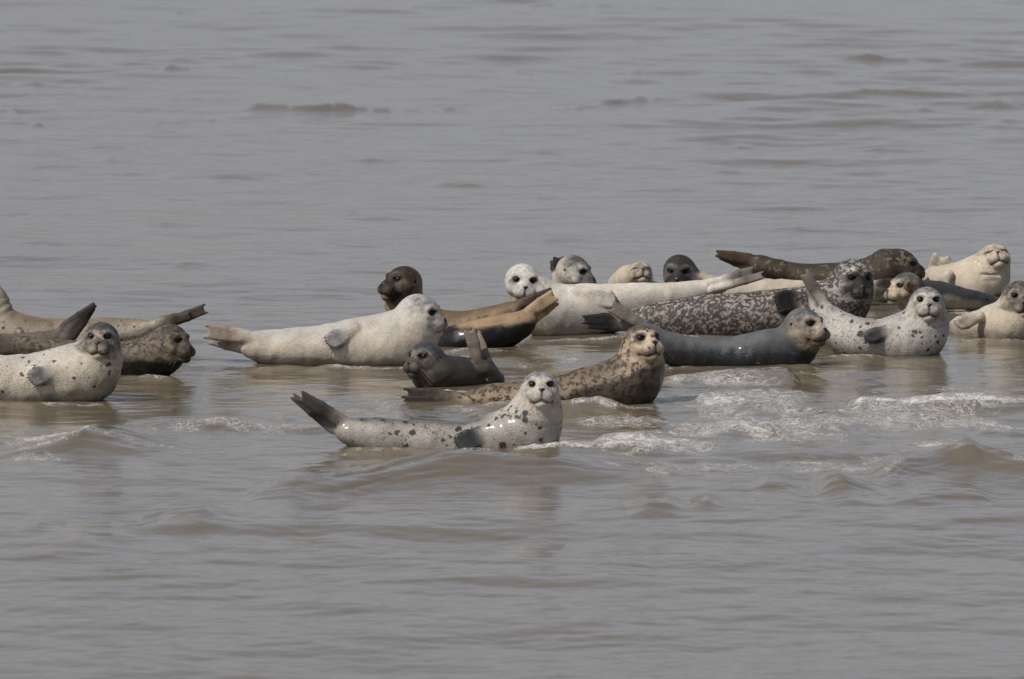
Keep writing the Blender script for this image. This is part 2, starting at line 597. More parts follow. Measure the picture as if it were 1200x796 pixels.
    for sgn in (-1, 1):
        de = np.sqrt((a_ - sgn * .47) ** 2 + (b_ - .88) ** 2 + ((c_ - .25) * 1.15) ** 2)
        el, ev = a_ * sgn - .58, c_ - .17
        du, dv = el * .8 - ev * .6, el * .6 + ev * .8
        de2 = np.sqrt((du / 1.45) ** 2 + (dv / .95) ** 2 + ((b_ - .8) * .7) ** 2)
        if open_eye:
            paint(smooth(.40, .12, de2 + .07 * nz) * eye_patch * (b_ > .1), (.06, .054, .05))
            ring = smooth(.30, .40, de) * smooth(.62, .48, de) * (b_ > .2) * smooth(-.2, .25, c_ - .5 * (sgn * a_ - .47) + .1 * nz)
            col = col * (1 + (.5 - .42 * smooth(.15, .4, col.mean(1))) * ring)[:, None]
            paint(smooth(.34, .20, de + .06 * nz) * eye_patch * .8 * (b_ > .2), DBROWN)
            paint(smooth(.25, .18, de) * .95, BLACK)
        else:
            dl = np.sqrt((c_ - .17) ** 2 * 4 + (np.maximum(np.abs(a_ - sgn * .53) - .2, 0)) ** 2)
            paint(smooth(.2, .08, dl) * (b_ > .5) * .85, DBROWN)
        dr = np.sqrt((a_ - sgn * .97) ** 2 + (b_ + .10) ** 2 + (c_ - .12) ** 2)
        paint(smooth(.13, .06, dr), BLACK)
    dm = np.full(n, 9.0)
    for i in range(6):
        s, e = mo[i], mo[i + 1]
        ab = e - s
        tt = np.clip((V - s) @ ab / (ab @ ab), 0, 1)
        dm = np.minimum(dm, np.linalg.norm(V - s - tt[:, None] * ab, axis=1) / R)
    paint(smooth(.12, .04, dm) * .7, (.03, .02, .017))
    paint(smooth(.10, .04, np.abs(a_)) * (b_ > 1.2) * (c_ < -.15) * (c_ > -.65) * .7, (.03, .025, .02))
    # whisker follicle rows
    hw = (b_ > .95) & (c_ < -.2) & (c_ > -.62) & (np.abs(a_) > .1)
    paint(hw * smooth(.55, .9, np.sin(b_ * 30) * np.sin(c_ * 34)) * .35, DBROWN)
    spot_a = spot_a * (1 - .85 * inhead * (b_ > .3))
    mott_a = mott_a * (1 - .55 * inhead * smooth(.3, .9, b_))
    mott_a = np.maximum(mott_a, inhead * (max(.38, min(.6, mottle + .1)) if crown else .22) * smooth(-.5, .3, c_))
    # flippers
    for kind, cc in (('hind', c_hind), ('fore', c_fore)):
        if cc is None:
            continue
        dmn = np.full(n, 9.0)
        tip = np.zeros(n)
        for s, mid, e, r0, rm, r1, kd, d in digits:
            if kd != kind:
                continue
            ab = e - s
            tr = (V - s) @ ab / (ab @ ab)
            tt = np.clip(tr, 0, 1)
            dist = np.linalg.norm(V - s - tt[:, None] * ab, axis=1) - (r0 + (r1 - r0) * tt)
            better = dist < dmn
            tip = np.where(better, tr, tip)
            dmn = np.minimum(dmn, dist)
        m = smooth(.026, .006, dmn + .004 * nz) * smooth(-.35, .45, tip + .15 * nz)
        paint(m, cc)
        spot_a *= 1 - m
        mott_a *= 1 - .8 * m
        # darker webbing lines between toes
        web = smooth(.0004, .0022, dmn)
        paint(m * web * .65 * smooth(.3, .8, tip), tuple(v * .35 for v in cc))
    # wet part near the water
    wz = wet_z + wet_tilt * (V[:, 0] - np.mean(S[:, 0])) + .030 * vnoise3(V, 5, sid + 9) + .012 * vnoise3(V, 22, sid + 3) + .005 * vnoise3(V, 70, sid + 4)
    wet = smooth(wet_soft, -wet_soft, V[:, 2] - wz)
    col *= (1 - (1 - wet_dark) * wet)[:, None]
    if brown_neck:
        dn = np.linalg.norm(V - L(0, .35, -1.05), axis=1) / R
        paint(brown_neck * smooth(1.3, .3, dn) * (1 - wet), TAN)

    # brindled fur on the head: short pale and dark flecks
    fl1, fl2 = vnoise3(V, 48, sid + 60), vnoise3(V, 85, sid + 61)
    col = col * (1 + np.clip(inhead, 0, 1) * (.38 * fl1 + .30 * fl2))[:, None]
    col = col * (1 + (1 - inhead) * (.16 * fl1 * fl2 + .10 * vnoise3(V, 16, sid + 62)))[:, None]
    lum = col.mean(1)
    col = col * ((.52 + .48 * smooth(0, .24, lum)) * (1 - .20 * smooth(.26, .5, lum)))[:, None]
    base = np.array([float(np.mean(S[:, 0])), float(np.mean(S[:, 1])), 0.0])
    root = bpy.data.objects.new('seal', None)
    scene.collection.objects.link(root)
    root.location = base
    root.empty_display_size = 0.2
    root['label'] = label
    root['category'] = 'seal'
    root['group'] = 'harbour seals hauled out in the shallow water'
    me = mesh_from('seal_body', V - base, Q)
    one = np.ones((n, 1))
    for nm, arr in (('coat', np.hstack([np.clip(col, 0.004, 1), one])),
                    ('spot', np.hstack([np.repeat(c3(c_spot), n, 0) * .7 * (1 - .5 * wet)[:, None], one])),
                    ('mask', np.stack([np.clip(spot_a, 0, 1), np.clip(mott_a, 0, 1), wet, np.ones(n)], 1))):
        at = me.attributes.new(nm, 'FLOAT_COLOR', 'POINT')
        at.data.foreach_set('color', arr.astype(np.float32).ravel())
    link('body', me, coat_material(sid, spot_scale, mottle_scale, mottle_gain), root)

    def part(name, VQ, mat):
        v, q = VQ
        return link(name, mesh_from(name, np.array(v) - base, q), mat, root)
    if open_eye:
        for sgn in (-1, 1):
            er = .175 if eyes == 'open' else .15
            part('eye', ball(L(sgn * .46, .80, .24), (R * er * 1.08, R * er * .90, R * er * (.74 if eyes == 'open' else .5)), A), EYE)
    # nose pad with two slit nostrils: wide on top, narrow below
    nv, nq = ball(L(0, 1.49, -.16), (R * .19, R * .14, R * .15), A)
    nv2 = []
    for v in nv:
        l = (v - hc) @ np.array(A).T / R
        l[0] *= 1.0 + 2.2 * (l[2] + .16)
        nv2.append(L(*l))
    part('nose', (nv2, nq), NOSE)
    if whiskers:
        for sgn in (-1, 1):
            ts = []
            for k in range(7):
                s = L(sgn * (.36 + .12 * rng.random()), 1.2 + .2 * rng.random(), -.30 - .25 * rng.random())
                d = unit(r * sgn * (.9 + .4 * rng.random()) - f * (.7 * rng.random() - .1) - u * (.1 + .7 * rng.random()))
                ln = R * (.7 + .6 * rng.random())
                path = [s + d * ln * q - u * ln * .35 * q * q for q in (0, .3, .6, 1)]
                ts.append(tube(path, .0006, .0003, 3))
            part('whiskers', join(ts), WHISK)
    if claws:
        ts = []
        for s, mid, e, r0, rm, r1, kind, d in digits:
            if kind != 'fore':
                continue
            cu = unit(d + np.array([0, -.35, .1]))
            ts.append(tube([e + d * r1 * .3 + np.array([0, -r1 * .8, 0]), e + cu * (r1 + .005), e + cu * (r1 + .012) + np.array([0, 0, -.003])], .0026, .0010, 5))
        if ts:
            part('claws', join(ts), CLAW)
    return root


# ------------------------------------------------------------------ water
def noise2(X, Y, seed):
    rng = np.random.RandomState(seed)
    T = rng.rand(64, 64).astype(np.float32) * 2 - 1
    I, Jn = np.floor(X).astype(np.int64), np.floor(Y).astype(np.int64)
    fx, fy = X - I, Y - Jn
    fx, fy = fx * fx * (3 - 2 * fx), fy * fy * (3 - 2 * fy)
    g = lambda a, b: T[(I + a) % 64, (Jn + b) % 64]
    return (g(0, 0) * (1 - fx) + g(1, 0) * fx) * (1 - fy) + (g(0, 1) * (1 - fx) + g(1, 1) * fx) * fy


# breaking and steep little crests: (photo column, row of the foot, height m), front width m, foam
CRESTS = [
    ([(285, 580, 0), (305, 579, .035), (340, 577, .065), (400, 569, .072), (460, 561, .082), (530, 556, .098), (600, 553, .088), (680, 550, .05), (790, 548, .0)], .20, .15),
    ([(-10, 529, .0), (25, 528, .045), (60, 527, .075), (95, 526, .105), (130, 526, .07), (170, 529, .03), (225, 531, 0)], .16, .5),
    ([(1020, 560, .0), (1045, 557, .06), (1065, 549, .098), (1095, 544, .088), (1115, 541, .105), (1135, 540, .118), (1152, 542, .082), (1200, 548, .07), (1260, 556, .05), (1330, 560, 0)], .20, .35),
    ([(955, 578, 0), (975, 576, .06), (990, 576, .08), (1010, 577, .05), (1040, 580, .02), (1060, 580, 0)], .15, .05),
    ([(880, 573, 0), (900, 571, .045), (920, 571, .04), (950, 574, 0)], .12, 0),
    ([(960, 589, 0), (1000, 588, .035), (1040, 588, .01), (1075, 586, .045), (1110, 584, .05), (1150, 584, .04), (1175, 585, 0)], .14, 0),
    ([(735, 600, 0), (760, 599, .035), (785, 598, .03), (800, 596, 0)], .12, 0),
    ([(810, 592, 0), (830, 590, .03), (850, 588, 0)], .12, 0),
    ([(165, 606, 0), (200, 606, .03), (240, 605, .035), (280, 604, 0)], .12, .1),
    ([(140, 616, 0), (185, 617, .025), (230, 618, .03), (275, 618, 0)], .12, .25),
    ([(20, 615, 0), (45, 614, .025), (75, 614, 0)], .12, 0),
    ([(140, 500, 0), (190, 499, .03), (260, 498, .035), (330, 497, 0)], .12, .2),
    ([(590, 529, .0), (610, 531, .03), (640, 533, .045), (662, 532, .05), (700, 533, .04), (745, 532, .045), (790, 531, .0)], .10, 1.0),
    ([(660, 478, 0), (680, 478, .04), (700, 478, .05), (722, 479, .02), (735, 479, 0)], .08, .7),
    ([(690, 520, .0), (715, 519, .035), (755, 517, .045), (790, 520, 0)], .10, .8),
    ([(770, 446, 0), (800, 445, .035), (850, 444, .045), (895, 444, .055), (925, 444, .06), (938, 445, 0)], .10, .55),
    ([(790, 468, 0), (840, 468, .03), (900, 466, .03), (950, 467, 0)], .10, .8),
    ([(995, 479, 0), (1015, 478, .05), (1035, 478, .045), (1060, 480, .03), (1110, 480, .05), (1160, 479, .055), (1230, 480, .03)], .11, .9),
    ([(820, 512, 0), (860, 509, .04), (900, 509, .045), (940, 511, 0)], .12, .7),
    ([(930, 505, 0), (980, 500, .04), (1050, 498, .04), (1110, 500, 0)], .12, .5),
    ([(380, 495, 0), (330, 497, .02)][::-1], .1, .2),
    ([(285, 129, 0), (300, 129, .06), (350, 130, .07), (420, 132, .075), (490, 132, .05), (512, 132, .0)], .3, .12),
    ([(512, 132, 0), (522, 130, .07), (545, 130, .07), (560, 131, 0)], .3, 0),
    ([(160, 144, 0), (200, 143, .05), (250, 142, .05), (275, 142, 0)], .3, 0),
    ([(25, 148, 0), (45, 148, .05), (62, 148, 0)], .3, 0), ([(5, 130, 0), (15, 130, .04), (25, 130, 0)], .3, 0),
    ([(60, 136, 0), (110, 136, .03), (160, 135, 0)], .3, 0),
    ([(185, 82, 0), (195, 82, .07), (220, 82, .06), (228, 82, 0)], .35, .1),
    ([(10, 98, 0), (40, 99, .04), (80, 98, 0)], .3, 0),
    ([(560, 84, 0), (590, 85, .05), (640, 85, .05), (700, 86, .04), (750, 88, .06), (755, 88, 0)], .35, 0),
    ([(630, 128, 0), (680, 128, .05), (740, 119, .06), (800, 119, .05), (820, 119, 0)], .3, .05),
    ([(600, 8, 0), (650, 8, .07), (720, 9, .06), (760, 9, 0)], .4, 0),
    ([(180, 14, 0), (210, 14, .05), (245, 14, 0)], .4, 0),
    ([(975, 70, 0), (1010, 70, .05), (1080, 70, .03), (1100, 70, 0)], .35, 0),
    ([(1110, 105, 0), (1135, 105, .06), (1150, 105, 0)], .35, 0),
    ([(940, 112, 0), (1000, 111, .03), (1060, 108, .04), (1080, 108, 0)], .3, 0),
    ([(1130, 125, 0), (1170, 125, .055), (1195, 124, 0)], .3, 0),
    ([(1060, 129, 0), (1080, 129, .05), (1100, 128, 0)], .3, 0),
    ([(830, 275, 0), (848, 275, .03), (870, 274, 0)], .2, 0),
    ([(800, 198, 0), (850, 203, .04), (890, 204, 0)], .25, 0),
    ([(400, 250, 0), (412, 252, .03), (420, 254, 0)], .2, 0),
]
# foam patches: photo column, row, half-width px, half-height px, strength
FOAM = [(760, 525, 110, 14, .85), (900, 500, 160, 26, .70), (1060, 490, 140, 22, .62), (870, 470, 110, 12, .75), (850, 447, 90, 8, .6),
        (1120, 474, 100, 9, .85), (640, 527, 34, 6, 1.0), (700, 468, 34, 10, .7), (560, 480, 60, 6, .35), (430, 480, 90, 10, .4), (60, 515, 70, 9, .75),
        (300, 502, 170, 8, .45), (20, 540, 70, 5, .5), (1110, 455, 120, 8, .38), (960, 440, 90, 6, .3), (170, 612, 45, 3, .5), (1110, 525, 60, 10, .55),
        (820, 548, 160, 10, .42), (560, 440, 40, 10, .3), (640, 420, 60, 12, .35), (960, 545, 120, 12, .4), (355, 123, 12, 2, .6), (420, 395, 60, 4, .12),
        (400, 546, 60, 5, .3), (190, 470, 70, 7, .25), (1150, 500, 80, 12, .5), (730, 490, 90, 12, .5)]

# water lapping along each seal's waterline: photo column from, to, row
CONTACT = [(404, 580, 530), (478, 592, 459), (560, 770, 476), (296, 506, 430), (514, 602, 414), (612, 745, 397), (738, 1010, 400), (760, 955, 432),
           (968, 1106, 421), (-20, 128, 473), (142, 210, 445), (1115, 1210, 401), (1130, 1172, 351), (1100, 1160, 366)]


def build_water():
    D = [-60.0, -30.0, -10.0, 5.0, 12.0, 17.0, 20.0]
    d = 21.5
    while d < 125:
        D.append(d)
        d += max(.026, .62 * d * d / (H_CAM * 1024 / 1200 * F_PX))
    while d < 5500:
        D.append(d)
        d *= 1.03
    D = np.array(D)
    uu = np.concatenate([np.linspace(-1, 1, 900)])
    inner = uu * .105
    out = np.array([.13, .17, .23, .32, .5, .9, 1.8])
    uu = np.concatenate([-out[::-1], inner, out])
    X = uu[None, :] * np.maximum(np.abs(D), 22.0)[:, None]
    Y = np.repeat(D[:, None], len(uu), 1)
    near = smooth(19, 22, Y) * smooth(.12, .105, np.abs(uu))[None, :]
    step = np.gradient(D)[:, None]
    rng = np.random.RandomState(4)
    Z = np.zeros_like(X)
    PX, PY = world_to_px(X, Y)
    calm = .55 + .45 * smooth(-.5, .6, noise2(X * .35, Y * .12, 3))
    for i in range(95):
        lam = math.exp(rng.uniform(math.log(.10), math.log(3.2)))
        th = rng.normal(0, .62)
        k = 2 * math.pi / lam
        kx, ky = k * math.sin(th), k * math.cos(th)
        amp = .0016 * lam ** .95
        if lam > 1.2:
            amp *= 1.15
        fade = smooth(2.2, 4.5, lam / step)
        ph = kx * X + ky * Y + rng.uniform(0, 6.28) + 1.2 * noise2(X * .5 / lam ** .5 + i, Y * .3 / lam ** .5, i)
        env = .6 + .6 * noise2(X * .6 / lam ** .6 + 7 * i, Y * .35 / lam ** .6, 100 + i)
        s = np.sin(ph)
        Z += amp * fade * np.clip(env, 0, 2) * (s + .25 * np.sin(2 * ph + 1.3))
    Z *= calm * near
    # flatter just at the seals (shoal), livelier to the back
    far_gain = 1 + 1.3 * smooth(44, 80, Y)
    Z *= far_gain
    # small random crests in the far water
    foam = np.zeros_like(Z)
    crests = list(CRESTS)
    rr = random.Random(9)
    for i in range(130):
        py = rr.uniform(-20, 320)
        px = rr.uniform(-60, 1260)
        L = rr.uniform(14, 60)
        h = rr.uniform(.008, .022)
        crests.append(([(px - L, py, 0), (px - L * .3, py + rr.uniform(-1, 1), h), (px + L * .4, py + rr.uniform(-1, 1), h * .8), (px + L, py, 0)], .22, 0))
    for i in range(26):
        py = rr.uniform(600, 800)
        px = rr.uniform(-60, 1260)
        L = rr.uniform(60, 160)
        h = rr.uniform(.006, .014)
        crests.append(([(px - L, py, 0), (px - L * .3, py + rr.uniform(-3, 3), h), (px + L * .4, py + rr.uniform(-3, 3), h * .8), (px + L, py, 0)], .3, 0))
    for ci, (pl, fw, fo) in enumerate(crests):
        wy = np.array([row_dist(p[1]) for p in pl])
        wx = np.array([(p[0] - 600) / F_PX * math.hypot(w, 0) for p, w in zip(pl, wy)])
        o = np.argsort(wx)
        wx, wy, wh = wx[o], wy[o], np.array([p[2] for p in pl])[o]
        r0, r1 = np.searchsorted(D, [wy.min() - 3.0, wy.max() + 3.5])
        xs, ys = X[r0:r1], Y[r0:r1]
        wig = .12 * noise2(xs * 2.5 + ci * 3, ys * .0 + ci, 40 + ci) + .03 * noise2(xs * 9, ys * 0 + ci, 41 + ci)
        if wy.mean() < 45:
            fw = fw * 1.9
        yc = np.interp(xs, wx, wy) + wig
        hh = np.interp(xs, wx, wh, left=0, right=0)
        if wy.mean() > 45:
            hh = hh * .72 * np.clip(.95 + 1.0 * noise2(xs * 6.5, ys * .0 + ci + .5, 90 + ci) + .5 * noise2(xs * 17, ys * 0 + ci + .5, 91 + ci), .15, 1.25)
        hh = hh * (1 + .18 * noise2(xs * 3, ys * .0 + ci, 60 + ci)) * (.85 if wy.mean() < 45 else 1)
        dd = ys - yc
        bw = .35 + 3.0 * hh
        prof = np.where(dd > 0, np.exp(-(dd / bw) ** 2), np.exp(-(dd / fw) ** 2))
        if wh.max() > .04 and wy.mean() < 45:
            # crinkles on the face
            prof = prof * (1 + .13 * noise2(xs * 2.5 + dd * 4, dd * 13 - xs * 2, 70 + ci) + .06 * noise2(xs * 6 - dd * 5, dd * 30 + xs * 3, 71 + ci))
        Z[r0:r1] += hh * prof * near[r0:r1]
        if fo:
            fm = fo * smooth(0, .03, hh) * np.where(dd > 0, np.exp(-(dd / (.25 + 2 * hh)) ** 2), np.exp(-(dd / (fw * .5)) ** 2))
            foam[r0:r1] = np.maximum(foam[r0:r1], fm)
    for (fx, fy, hw, hhh, st) in FOAM:
        g = np.exp(-((PX - fx) / hw) ** 2 * 1.2 - ((PY - fy) / hhh) ** 2 * 1.2)
        foam = np.maximum(foam, g * st * 1.12)
    for x0, x1, ry in CONTACT:
        r0, r1 = np.searchsorted(D, [row_dist(ry + 8), row_dist(ry - 8)])
        xs, ys, px = X[r0:r1], Y[r0:r1], PX[r0:r1]
        wob = .10 * noise2(xs * 3, ys * 0 + ry, 5) + .05 * noise2(xs * 9, ys * 0 + ry, 6)
        dd = np.abs(ys - row_dist(ry) - wob)
        g = np.exp(-(dd / .09) ** 2) * smooth(x0 - 8, x0 + 10, px) * smooth(x1 + 8, x1 - 10, px)
        Z[r0:r1] += .012 * g * (1 + .9 * noise2(xs * 4, ys * 3, 8))
        foam[r0:r1] = np.maximum(foam[r0:r1], g * (.55 + .40 * noise2(xs * 2.5, ys * 0 + ry, 9)))
    foam *= near
    # churned, lumpy surface where foam lies
    lump = noise2(X * 11, Y * 5, 21) * .5 + noise2(X * 26, Y * 12, 22) * .32 + noise2(X * 55, Y * 24, 23) * .2
    Z += foam ** 1.3 * .016 * lump * near
    chop = noise2(X * 5, Y * 2.2, 31) + .5 * noise2(X * 12, Y * 5.5, 32)
    Z += .010 * chop * smooth(.05, .5, foam)
    nr, nc = X.shape
    V = np.stack([X, Y, Z], -1).reshape(-1, 3)
    idx = np.arange(nr * nc).reshape(nr, nc)
    Q = np.stack([idx[:-1, :-1], idx[:-1, 1:], idx[1:, 1:], idx[1:, :-1]], -1).reshape(-1, 4)
    me = mesh_from('water', V, Q)
    at = me.attributes.new('foam', 'FLOAT', 'POINT')
    at.data.foreach_set('value', foam.astype(np.float32).ravel())
    m = bpy.data.materials.new('silty_water')
    T = NT(m)
    pos = T.n('ShaderNodeNewGeometry').outputs['Position']
    fo = T.n('ShaderNodeAttribute', attribute_name='foam').outputs['Fac']
    st = T.n('ShaderNodeMapping', ins={'Vector': pos, 'Scale': (1.0, .55, 1.0)}).outputs[0]
    wn_ = T.n('ShaderNodeTexNoise', ins={'Vector': st, 'Scale': 5.0, 'Detail': 3.0}).outputs['Color']
    wv = T.n('ShaderNodeVectorMath', operation='SCALE', ins={0: wn_, 'Scale': .35}).outputs[0]
    wp = T.n('ShaderNodeVectorMath', operation='ADD', ins={0: st, 1: wv}).outputs[0]
    nA = T.n('ShaderNodeTexNoise', ins={'Vector': wp, 'Scale': 4.5, 'Detail': 5.0, 'Roughness': .65}).outputs[0]
    v1 = T.n('ShaderNodeTexVoronoi', feature='DISTANCE_TO_EDGE', ins={'Vector': wp, 'Scale': 13.0}).outputs['Distance']
    v2 = T.n('ShaderNodeTexVoronoi', feature='DISTANCE_TO_EDGE', ins={'Vector': wp, 'Scale': 42.0}).outputs['Distance']
    nB = T.ramp(T.n('ShaderNodeTexNoise', ins={'Vector': wp, 'Scale': 38.0, 'Detail': 4.0, 'Roughness': .7}).outputs[0], .38, .62)
    lace = T.math('MAXIMUM', T.ramp(v1, .16, .02), T.math('MULTIPLY', T.ramp(v2, .2, .04), .8))
    dens = T.math('ADD', T.math('MULTIPLY', fo, 1.0), T.math('MULTIPLY', T.math('SUBTRACT', nA, .5), 1.7))
    solid = T.math('MULTIPLY', T.ramp(dens, .58, 1.0), T.math('MULTIPLY_ADD', nB, 1.2, .3, clamp=True))
    lacy = T.math('MULTIPLY', T.ramp(dens, .25, .62), T.math('MULTIPLY', lace, T.math('MULTIPLY_ADD', nB, .7, .35)))
    fmask = T.math('MULTIPLY', T.math('MAXIMUM', solid, T.math('MULTIPLY', lacy, .8)), T.ramp(fo, .04, .2))
    silt = T.n('ShaderNodeTexNoise', ins={'Vector': pos, 'Scale': .5, 'Detail': 4.0}).outputs[0]
    wc = T.mixc(silt, (.100, .083, .057), (.125, .105, .073))
    T.set('Base Color', T.mixc(T.math('MULTIPLY', fmask, .85), wc, (.62, .61, .60)))
    T.set('Roughness', T.math('MULTIPLY_ADD', fmask, .45, .13))
    T.set('IOR', 1.333)
    # fine ripples
    s1 = T.n('ShaderNodeMapping', ins={'Vector': pos, 'Scale': (11.0, 12.0, 1.0)}).outputs[0]
    s2 = T.n('ShaderNodeMapping', ins={'Vector': pos, 'Scale': (3.2, 4.0, 1.0)}).outputs[0]
    n1 = T.n('ShaderNodeTexNoise', ins={'Vector': s1, 'Scale': 1.0, 'Detail': 3.0, 'Distortion': .4}).outputs[0]
    n2 = T.n('ShaderNodeTexNoise', ins={'Vector': s2, 'Scale': 1.0, 'Detail': 3.0, 'Distortion': .6}).outputs[0]
    b1 = T.n('ShaderNodeBump', ins={'Height': n2, 'Strength': .30, 'Distance': .03})
    b2 = T.n('ShaderNodeBump', ins={'Height': n1, 'Strength': .28, 'Distance': .012, 'Normal': b1.outputs[0]})
    b3 = T.n('ShaderNodeBump', ins={'Height': fmask, 'Strength': .5, 'Distance': .01, 'Normal': b2.outputs[0]})
    T.t.links.new(b3.outputs[0], T.b.inputs['Normal'])
    o = link('water', me, m)
    o['kind'] = 'structure'
    return o


build_water()

# ------------------------------------------------------------------ the seals (photo columns/rows, metres of extra distance, radius in photo pixels)
# front row
make_seal('nearest seal, pale with small dark spots, tail raised left, head up facing forward', 527,
          [(405, 507, 0, 12), (425, 508, 0, 18), (460, 514, 0, 23), (500, 520, 0, 25), (545, 521, 0, 26), (585, 515, 0, 31), (618, 506, 0, 37), (629, 482, -.02, 28)],
          dict(c=(633, 457, -.03), R=22, yaw=3, pitch=10),
          hind=[dict(b=(412, 500, 0), t=(350, 463, -.02), w0=6, w1=4, r0=6, r1=2.6, tilt=.3), dict(b=(405, 510, .03), t=(341, 463, .05), w0=9, w1=2, r0=5, r1=1.8, tilt=.2)],
          fore=[dict(b=(574, 506, -.13), t=(536, 522, -.13), w0=9, w1=9, r0=6, r1=4)],
          c_back=(.17, .175, .18), c_belly=(.42, .39, .35), c_spot=(.03, .03, .03), spots=1.0, spot_scale=27, crown=(.20, .20, .20), face=(.46, .43, .38), muzzle=(.36, .33, .29), chin=(.30, .22, .14),
          c_hind=(.09, .08, .072), c_fore=(.115, .115, .115), wet_z=.17, wet_dark=.62, wet_soft=.05, eye_patch=.5, back=(0, .5, 1), blend=(.3, .95))
make_seal('brown mottled seal with dark chest rearing up right behind the nearest spotted seal', 474,
          [(550, 469, 0, 9), (575, 466, 0, 15), (620, 465, 0, 20), (670, 461, 0, 26), (710, 456, 0, 31), (740, 447, 0, 34), (751, 424, 0, 25)],
          dict(c=(752, 403, -.02), R=22, yaw=26, pitch=12),
          hind=[dict(b=(550, 466, 0), t=(473, 463, 0), w0=5, w1=5, r0=5, r1=2.4), dict(b=(550, 472, 0), t=(471, 471, -.05), w0=5, w1=4, r0=5, r1=2.2)],
          c_back=(.165, .125, .088), c_belly=(.27, .21, .145), c_spot=DBROWN, mottle=.56, spots=.7, spot_scale=30, mottle_scale=34, crown=(.15, .12, .095), face=(.33, .26, .18), muzzle=(.30, .24, .18),
          c_hind=(.06, .05, .042), wet_z=.03, wet_tilt=.38, wet_dark=.33, eye_patch=.55)
make_seal('small smooth dark grey seal curled up, looking left with both hind flippers raised', 456,
          [(568, 430, .1, 9), (577, 445, .15, 13), (562, 447, .2, 20), (537, 442, .1, 24), (513, 441, 0, 23), (503, 438, -.02, 19)],
          dict(c=(499, 421, -.02), R=20, yaw=-38, pitch=2),
          hind=[dict(b=(562, 428, .08), t=(550, 386, .08), w0=4, w1=4, r0=5, r1=2.6), dict(b=(573, 428, .12), t=(556, 390, .2), w0=4, w1=4, r0=5, r1=2.2)],
          c_back=(.055, .057, .062), c_belly=(.10, .088, .07), c_spot=DGREY, mottle=.12, crown=(.07, .072, .076), face=(.12, .105, .085), muzzle=(.11, .095, .08), chin=(.20, .15, .09),
          c_hind=(.20, .165, .135), wet_z=.10, wet_dark=.6, brown_neck=.5)
make_seal('large plain pale seal lying on its side with head at right, looking right', 428,
          [(294, 404, 0, 14), (315, 407, 0, 20), (360, 408, 0, 25), (410, 405, 0, 29), (450, 401, 0, 33), (478, 394, 0, 34), (488, 378, 0, 27)],
          dict(c=(492, 367, 0), R=21.5, yaw=66, pitch=-8),
          hind=[dict(b=(302, 396, -.05), t=(240, 388, -.05), w0=6, w1=5, r0=6, r1=3), dict(b=(294, 408, .03), t=(246, 398, .03), w0=8, w1=3, r0=5, r1=2.5)],
          fore=[dict(b=(415, 387, -.15), t=(384, 402, -.15), w0=6, w1=7, r0=6.5, r1=3.6)],
          c_back=(.46, .44, .41), c_belly=(.53, .475, .395), c_spot=GREY, mottle=.14, mottle_gain=.25, crown=(.24, .24, .24), face=(.48, .45, .39), muzzle=(.20, .18, .17),
          c_hind=(.25, .21, .17), c_fore=(.26, .25, .24), whiskers=False, wet_z=.03, eye_patch=.5)
make_seal('dark headed brown seal behind the plain pale seal, its tail stretched right', 400,
          [(602, 362, 0, 8), (575, 373, 0, 13), (545, 385, .05, 20), (515, 388, .1, 25), (486, 382, .1, 26), (474, 356, .05, 21)],
          dict(c=(473, 332, 0), R=20, yaw=-52, pitch=6),
          hind=[dict(b=(598, 361, 0), t=(648, 342, 0), w0=4, w1=3, r0=5, r1=2.4), dict(b=(598, 365, .05), t=(640, 350, .05), w0=4, w1=3, r0=4, r1=2)],
          c_back=(.16, .11, .066), c_belly=(.24, .18, .115), c_spot=DBROWN, mottle=.4, mottle_gain=.6, crown=(.06, .042, .032), face=(.11, .078, .055), muzzle=(.045, .034, .028), chin=(.02, .016, .014), whiskers=False, c_hind=(.07, .055, .045), wet_z=.0)
make_seal('seal with black lower side and golden upper side, golden hind flippers raised right', 411,
          [(620, 375, 0, 9), (604, 383, 0, 16), (578, 394, 0, 22), (548, 401, 0, 23), (518, 408, .15, 22), (485, 412, .3, 20)],
          dict(c=(462, 407, .35), R=19, yaw=-60, pitch=0),
          hind=[dict(b=(614, 370, 0), t=(650, 346, 0), w0=5, w1=4, r0=5.5, r1=3), dict(b=(618, 378, .02), t=(651, 353, .04), w0=5, w1=3, r0=5, r1=2.6)],
          c_back=(.27, .185, .11), c_belly=(.16, .105, .065), c_spot=DBROWN, mottle=.3, mottle_scale=50, mottle_gain=.7, c_hind=(.32, .225, .14), wet_z=.15, wet_dark=.05, back=(0, -.15, 1))
# big group
make_seal('big plain whitish seal with a white face, lying belly up with tail at right', 390,
          [(845, 334, .1, 9), (815, 344, .1, 14), (770, 353, .05, 20), (720, 360, 0, 27), (672, 366, 0, 32), (642, 363, 0, 33), (622, 346, 0, 24)],
          dict(c=(612, 330, -.02), R=20.5, yaw=7, pitch=-4, roll=4),
          hind=[dict(b=(842, 331, .05), t=(884, 320, .05), w0=5, w1=4, r0=6, r1=3.5), dict(b=(842, 338, 0), t=(896, 322, 0), w0=3, w1=3, r0=4, r1=1.8, tilt=.6)],
          fore=[dict(b=(675, 343, -.13), t=(722, 352, -.14), w0=7, w1=7, r0=7, r1=4)],
          c_back=(.60, .565, .50), c_belly=(.48, .445, .40), c_spot=GREY, mottle=.1, mottle_gain=.3, crown=(.50, .48, .44), face=(.50, .47, .42), muzzle=(.42, .40, .37),
          c_hind=(.15, .135, .12), wet_z=.17, wet_dark=.62, wet_soft=.05, eye_patch=.7)
